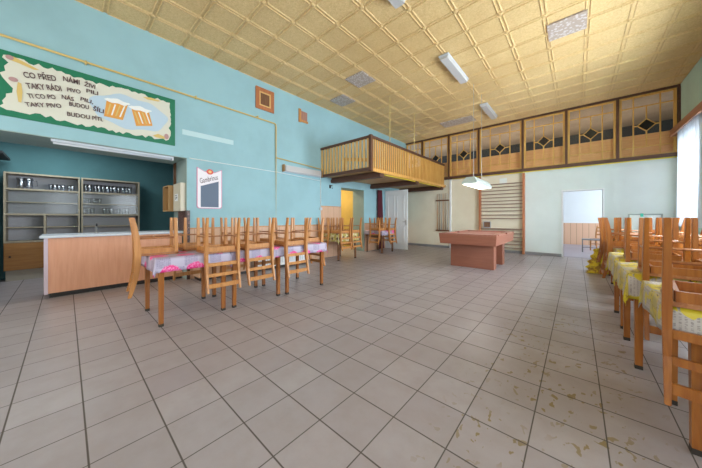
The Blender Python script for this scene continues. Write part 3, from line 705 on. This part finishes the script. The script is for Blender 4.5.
b = MB(); b.prism([(.05, .03), (.10, .06), (.10, .17), (.05, .195)], .0, 1.0, 'z') if False else b.box(.05, .10, .03, 1.25, .035, .185)
b.build('diffuser', M['diffuser'], r, bevel=.01)
for y in (-.012, 1.28): MB().box(0, .105, y, y+.012, .02, .2).build('end_cap', M['elec_brown'], r)
r = thing('wall_vent', 'square orange wooden frame around a vent high on blue wall', 'vent', (XL, 3.2, 4.05))
b = MB()
for q in ((-.24, .24, -.26, -.17), (-.24, .24, .17, .26), (-.24, -.15, -.17, .17), (.15, .24, -.17, .17)): b.box(0, .035, q[0], q[1], q[2], q[3])
b.build('frame', M['ladder'], r, bevel=.006)
b = MB()
for q in ((-.15, .15, -.17, -.14), (-.15, .15, .14, .17), (-.15, -.12, -.14, .14), (.12, .15, -.14, .14)): b.box(0, .025, q[0], q[1], q[2], q[3])
b.build('inner_frame', M['slat'], r)
MB().box(0, .012, -.12, .12, -.14, .14).build('grille', M['leg_dark'], r)
r = thing('broken_vent', 'small broken reddish vent patch beside the framed vent', 'vent', (XL, 4.36, 3.99))
b = MB(); b.box(0, .03, -.16, -.09, -.18, .18); b.box(0, .02, -.09, .16, -.16, -.10); b.build('frame', M['chair_pale'], r)
MB().box(0, .014, -.09, .13, -.10, .14).build('grille', wood('reddish_vent', (.42, .22, .17), (.3, .14, .1), .6), r)
r = thing('coat_hook', 'small dark hook lamp on the blue wall under the balcony', 'hook', (XL, 5.38, 2.15))
MB().box(0, .02, -.03, .03, -.05, .05).build('plate', M['dark'], r)
MB().tube([(.02, 0, .02), (.10, 0, .03), (.13, 0, -.02), (.10, 0, -.07)], .012, 6).build('arm', M['dark'], r, smooth=True)

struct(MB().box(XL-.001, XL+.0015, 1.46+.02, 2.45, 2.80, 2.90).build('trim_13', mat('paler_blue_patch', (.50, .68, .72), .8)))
r = thing('wall_heater', 'low white heater box along the wall behind the far left table', 'heater', (XL+.02, 2.75, 0))
MB().box(0, .38, 0, 1.45, .07, .44).build('body', M['white'], r, bevel=.01)
MB().box(.02, .34, .03, 1.42, 0, .07).build('plinth', M['dark'], r)
b = MB()
for k in range(22): b.box(.381, .386, .1+k*.058, .13+k*.058, .13, .38)
b.build('grille', M['plastic_white'], r)
r = thing('low_bench', 'low wooden bench box by the wall under the menu board', 'bench', (XL+.02, 1.66, 0))
MB().box(0, .34, 0, 1.0, .06, .36).build('body', M['wainscot'], r)
MB().box(0, .36, -.01, 1.01, .36, .385).build('top', M['chair_pale'], r, bevel=.004)
MB().box(.02, .30, .02, .98, 0, .06).build('plinth', M['dark'], r)
# ------------------------------------------------------------------ tables
def make_cloth(name, w_, d_, material, drop, seed, hem=.012):
    """local frame: corner at 0,0; top at z=0"""
    rg = random.Random(seed); b = MB(); uvs = {}
    st = .03
    def axis(L_):
        n = int(round(L_/st)); m_ = max(3, int(drop/.03))
        return [-drop+drop*k/m_ for k in range(m_)]+[L_*k/n for k in range(n+1)]+[L_+drop*(k+1)/m_ for k in range(m_)]
    ax, ay = axis(w_), axis(d_); ph = [rg.uniform(0, 6) for _ in range(4)]
    grid = []
    for u in ax:
        rowv = []
        for v in ay:
            ex = -1 if u < 0 else (1 if u > w_ else 0); ey = -1 if v < 0 else (1 if v > d_ else 0)
            a = abs(u) if ex < 0 else (u-w_ if ex > 0 else 0); c = abs(v) if ey < 0 else (v-d_ if ey > 0 else 0)
            x = min(max(u, 0), w_); y = min(max(v, 0), d_); z = 0
            if a > 0 or c > 0:
                r_ = max(a, c) + .35*min(a, c); z = -r_
                al = (v if a > c else u)
                off = .006 + .07*r_*(1+.8*math.sin(al*17+ph[0])+.4*math.sin(al*31+ph[1]))*.6
                if a > 0 and c > 0:
                    q = math.atan2(c, a); x += ex*(off+.05*r_)*math.cos(q); y += ey*(off+.05*r_)*math.sin(q)
                elif a > 0: x += ex*off
                else: y += ey*off
            else: z = .0008*math.sin(u*20+ph[2])*math.sin(v*17+ph[3])
            vt = b.bm.verts.new((x, y, z)); uvs[vt] = (u, v); rowv.append(vt)
        grid.append(rowv)
    uvl = b.bm.loops.layers.uv.new('UVMap')
    for i in range(len(ax)-1):
        for j in range(len(ay)-1):
            f = b.bm.faces.new((grid[i][j], grid[i+1][j], grid[i+1][j+1], grid[i][j+1]))
            for lp in f.loops: lp[uvl].uv = uvs[lp.vert]
    me = bpy.data.meshes.new(name); b.bm.to_mesh(me); b.bm.free(); me.materials.append(material)
    for p in me.polygons: p.use_smooth = True
    o = bpy.data.objects.new(name, me); COL.objects.link(o)
    md = o.modifiers.new('thickness', 'SOLIDIFY'); md.thickness = .002; md.offset = 1
    return o
def table(x0, x1, y0, y1, label, clabel, cmat, group, cgroup, legm='chair', drop=.15, seed=1, inset=.035, footdark=False):
    r = thing('dining_table', label, 'table', (x0, y0, 0), group=group); W, D = x1-x0, y1-y0
    MB().box(0, W, 0, D, .725, .752).build('tabletop', M['chair_pale'], r, bevel=.004)
    MB().box(inset+.02, W-inset-.02, inset+.01, inset+.03, .64, .725).build('apron', M['chair_pale'], r); MB().box(inset+.02, W-inset-.02, D-inset-.03, D-inset-.01, .64, .725).build('apron', M['chair_pale'], r)
    MB().box(inset+.01, inset+.03, inset+.03, D-inset-.03, .64, .725).build('apron', M['chair_pale'], r); MB().box(W-inset-.03, W-inset-.01, inset+.03, D-inset-.03, .64, .725).build('apron', M['chair_pale'], r)
    for sx in (0, 1):
        for sy in (0, 1):
            cx = inset+.02 if not sx else W-inset-.02; cy = inset+.02 if not sy else D-inset-.02
            a, c = .025, .021
            b = MB(); b.loft([[(cx-c, cy-c, .012), (cx+c, cy-c, .012), (cx+c, cy+c, .012), (cx-c, cy+c, .012)], [(cx-a, cy-a, .725), (cx+a, cy-a, .725), (cx+a, cy+a, .725), (cx-a, cy+a, .725)]])
            lg = b.build('leg', M[legm], r)
            MB().box(cx-.022, cx+.022, cy-.022, cy+.022, 0, .03).build('foot_pad', M['black_pad'], lg)
    cl = make_cloth('tablecloth', W+.006, D+.006, M[cmat], drop, seed); cl.location = (x0-.003, y0-.003, .754)
    tag(cl, clabel, 'tablecloth', cgroup)
    return r
GL = 'tables in the long row by the bar'; GC = 'rose-patterned cloths on the row by the bar'
table(-4.19, -3.37, .64, 1.41, 'wooden table nearest the bar counter, first of the left row', 'pink rose oilcloth on the table nearest the bar counter', 'cloth_rose', GL, GC, seed=2)
table(-4.17, -3.37, 1.44, 2.22, 'wooden table in the middle of the left row', 'pink rose oilcloth on the middle table of left row', 'cloth_rose', GL, GC, seed=5)
table(-4.16, -3.34, 2.25, 3.08, 'wooden table at the far end of the left row', 'pink rose oilcloth on the far end of left row', 'cloth_rose', GL, GC, seed=9)
GF = 'tables beneath the balcony'
table(-5.58, -4.84, 4.93, 5.75, 'wooden table with olive cloth standing under the balcony front', 'olive patterned oilcloth with dark square motifs under the balcony', 'cloth_olive', GF, None, 'leg_dark', .22, 3)
table(-5.55, -4.82, 6.98, 7.74, 'dark-legged table with rose cloth in front of the white door', 'pink rose oilcloth in front of the white panelled door', 'cloth_rose', GF, None, 'leg_dark', .14, 12)
GR = 'tables in the long row on the right'; GY = 'yellow patterned cloths on the right row'
RT = [(.355, 2.03, 2.71, 'nearest the camera'), (.31, 2.97, 3.72, 'second from the camera'), (.32, 3.95, 4.68, 'third from the camera'), (.42, 4.95, 5.68, 'fourth from the camera'), (.43, 5.90, 6.62, 'fifth from the camera'), (.46, 6.80, 7.52, 'farthest from the camera')]
for k, (x, y0, y1, lab) in enumerate(RT):
    table(x, x+.78, y0, y1, 'orange wooden table of the right row, '+lab, 'yellow patterned oilcloth of the right row, '+lab, 'cloth_yellow', GR, GY, 'chair', .15 if k == 0 else .19, 20+k, inset=.085 if k == 0 else .04)
# crumpled yellow cloth hanging to the floor at the far end of the right row
rg = random.Random(5); b = MB(); rings = []
for k in range(15):
    q_ = k/14; z = .52*(1-q_); wdt = .07+.10*q_**1.1+.02*math.sin(k*1.9)
    rings.append([(.375-.02*q_+wdt*(1+.30*math.sin(5*a+k*.6)+.12*math.sin(9*a-k))*math.cos(a), 7.66+wdt*(1+.28*math.sin(4*a-k*.5))*math.sin(a), max(z+rg.uniform(-.012, .012), .004)) for a in [2*PI*q/36 for q in range(36)]])
b.loft(rings); o = b.build('crumpled_cloth', M['cloth_bundle'], smooth=True)
tag(o, 'crumpled bright yellow cloth hanging to the floor at the far right table end', 'cloth')

# ------------------------------------------------------------------ chairs (upturned)
def make_chair(label, group, wm):
    r = thing('dining_chair', label, 'chair', group=group)
    MW = M[wm]
    # rounded seat
    pts = []
    for cx, cy, a0 in ((.155, .155, 0), (-.155, .155, PI/2), (-.17, -.165, PI), (.17, -.165, 1.5*PI)):
        rad = .045 if cy > 0 else .02
        for k in range(5):
            a = a0+k*PI/8; pts.append((cx+rad*math.cos(a), cy+rad*math.sin(a)))
    b = MB(); b.prism(pts, .418, .442, 'z'); b.build('seat', M['seat'], r, bevel=.004)
    b = MB(); b.box(-.16, .16, .155, .175, .365, .418); b.box(-.165, -.147, -.16, .155, .365, .418); b.box(.147, .165, -.16, .155, .365, .418); b.box(-.16, .16, -.178, -.16, .365, .418)
    b.build('apron', MW, r)
    for s_ in (-1, 1):
        b = MB(); rings = []
        for z, h in ((0, .014), (.2, .017), (.42, .020)):
            cx = s_*.172; cy = .172
            rings.append([(cx-h, cy-h, z), (cx+h, cy-h, z), (cx+h, cy+h, z), (cx-h, cy+h, z)])
        b.loft(rings); lg = b.build('leg', MW, r, bevel=.003)
        b = MB(); rings = []
        for z, y, h in ((0, -.238, .019), (.1, -.218, .023), (.22, -.202, .027), (.34, -.192, .030), (.44, -.190, .031), (.55, -.194, .029), (.68, -.210, .025), (.80, -.236, .021), (.90, -.262, .017)):
            cx = s_*.188; q = .0175-.006*abs(z-.44)/.46
            rings.append([(cx-q, y-h, z), (cx+q, y-h, z), (cx+q, y+h, z), (cx-q, y+h, z)])
        b.loft(rings); b.build('leg', MW, r, bevel=.003)
        MB().tube([(s_*.178, -.20, .24), (s_*.174, .172, .24)], .010, 8).build('stretcher', M['seat'], r, smooth=True)
    MB().tube([(-.176, -.02, .24), (.176, -.02, .24)], .009, 8).build('stretcher', M['seat'], r, smooth=True)
    for z, y, hh in ((.575, -.192, .022), (.70, -.212, .020), (.825, -.240, .026)):
        b = MB(); n = 6; rings = []
        for k in range(n+1):
            x = -.176+.352*k/n; yy = y-.012*math.sin(PI*k/n)
            rings.append([(x, yy-.009, z-hh), (x, yy+.009, z-hh), (x, yy+.009, z+hh), (x, yy-.009, z+hh)])
        b.loft(rings); b.build('backrest_slat', MW, r)
    return r
GA = 'chairs upturned on the left row of tables'; GB = 'chairs upturned on the tables beneath the balcony'; GD = 'chairs upturned on the right row of tables'
ZT = .758+.442; used = {}
def chair(cx, cy, side, label, group, wm, jit=0):
    """side = direction in which the backrest hangs; cx, cy = table edge point at the chair's middle"""
    key = wm
    ins = .135
    dirs = {'-y': (0, -1), '+y': (0, 1), '+x': (1, 0), '-x': (-1, 0)}; d_ = dirs[side]
    loc = (cx-d_[0]*ins, cy-d_[1]*ins, ZT)
    # upturned: local -y (back) must point along d_ after flipping about local x
    # Rx(pi) maps local -y to +y ; then Rz(th) maps +y to (-sin th, cos th)
    th = math.atan2(-d_[0], d_[1])+jit
    rot = (PI, 0, th)
    if key not in used:
        o = make_chair(label, group, wm); used[key] = o; o.location = loc; o.rotation_euler = rot
    else: o = dup(used[key], loc, rot, label, group)
    return o
W1 = 'chair_pale'
chair(-3.88, .61, '-y', 'upturned wooden chair with its back hanging off the row end by the bar', GA, W1, -.09)
chair(-3.37, 1.31, '+x', 'upturned chair facing the room, nearest the camera of three on left row', GA, W1, -.03)
chair(-3.37, 1.80, '+x', 'upturned chair facing the room, middle of three on left row', GA, W1, .02)
chair(-3.34, 2.40, '+x', 'upturned chair facing the room, farthest of three on left row', GA, W1)
chair(-4.19, 1.22, '-x', 'upturned chair on the wall side of left row, nearest the menu board', GA, W1, .02)
chair(-4.17, 1.84, '-x', 'upturned chair on the wall side of left row, middle one', GA, W1, -.04)
chair(-4.16, 2.45, '-x', 'upturned chair on the wall side of left row, farthest one', GA, W1)
chair(-3.70, 3.08, '+y', 'upturned chair with its back hanging off the far end of left row', GA, W1)
chair(-4.84, 5.14, '+x', 'upturned chair on the olive-clothed table, room side near corner', GB, W1)
chair(-4.84, 5.60, '+x', 'upturned chair on the olive-clothed table, room side far corner', GB, W1)
chair(-5.37, 4.93, '-y', 'upturned chair at the near end of the olive-clothed table', GB, W1)
chair(-5.37, 5.75, '+y', 'upturned chair at the far end of the olive-clothed table', GB, W1)
chair(-5.08, 6.98, '-y', 'upturned chair with visible back slats at near end of far rose-clothed table', GB, W1)
chair(-4.82, 7.50, '+x', 'upturned chair on room side of the far rose-clothed table', GB, W1)
chair(-5.30, 7.74, '+y', 'upturned chair nearest the burgundy curtain on far rose-clothed table', GB, W1)
W2 = 'chair'
chair(.55, 2.03, '-y', 'large foreground upturned orange chair at near end of the right row', GD, W2, -.13)
names = ['nearest', 'second', 'third', 'fourth', 'fifth', 'farthest']
for k, (x, y0, y1, lab) in enumerate(RT):
    if k: chair(x+.275, y0, '-y', 'upturned orange chair hanging at the near end of the %s right table' % names[k], GD, W2, random.uniform(-.04, .04))
    chair(x+.78, (y0+y1)/2+.17, '+x', 'upturned orange chair on the window side of the %s right table' % names[k], GD, W2, random.uniform(-.04, .04))
chair(.42, 5.50, '-x', 'upturned chair overhanging the aisle from the fourth right table', GD, W2, .03)
chair(.46, 7.32, '-x', 'upturned chair overhanging the aisle above the yellow crumpled cloth', GD, W2)

# chair in the room beyond the doorway (standing upright)
o = dup(used['chair_pale'], (.62, 12.75, .006), (0, 0, PI-.5), 'wooden chair standing upright in the back room behind the grey bench', 'chair beyond the doorway')
r = thing('bench', 'low grey bench standing just beyond the white doorway', 'bench', (.40, 12.0, .006))
gm = mat('grey_painted_steel', (.22, .22, .23), .4)
MB().box(-.26, .26, -.17, .17, .42, .46).build('seat', gm, r, bevel=.005)
for sx in (-.24, .24):
    for sy in (-.15, .15): MB().box(sx-.014, sx+.014, sy-.014, sy+.014, 0, .42).build('leg', gm, r)
MB().box(-.226, .226, -.012, .012, .15, .17).build('stretcher', gm, r)
# framed white board by the back wall
r = thing('folding_screen', 'low white board with grey frame and teal clip near back wall', 'board', (.95, 9.2, 0))
b = MB(); b.box(0, .03, -.015, .015, 0, 1.29); b.box(.52, .55, -.015, .015, 0, 1.29); b.box(.03, .52, -.015, .015, 1.26, 1.29); b.build('frame', mat('grey_green_frame', (.30, .36, .34), .4), r)
MB().box(.03, .52, -.006, .006, .35, 1.26).build('board', mat('pale_board', (.75, .78, .76), .4), r)
o = MB().box(.20, .25, -.022, .022, 1.22, 1.30).build('clip', mat('teal_clip', (.03, .42, .32), .4), r)
tag(MB().box(XR-.07, XR-.035, 9.80, 9.86, 1.22, 1.34).build('switch', M['plastic_white'], bevel=.004), 'small white switch at the back right corner by the curtain', 'switch')
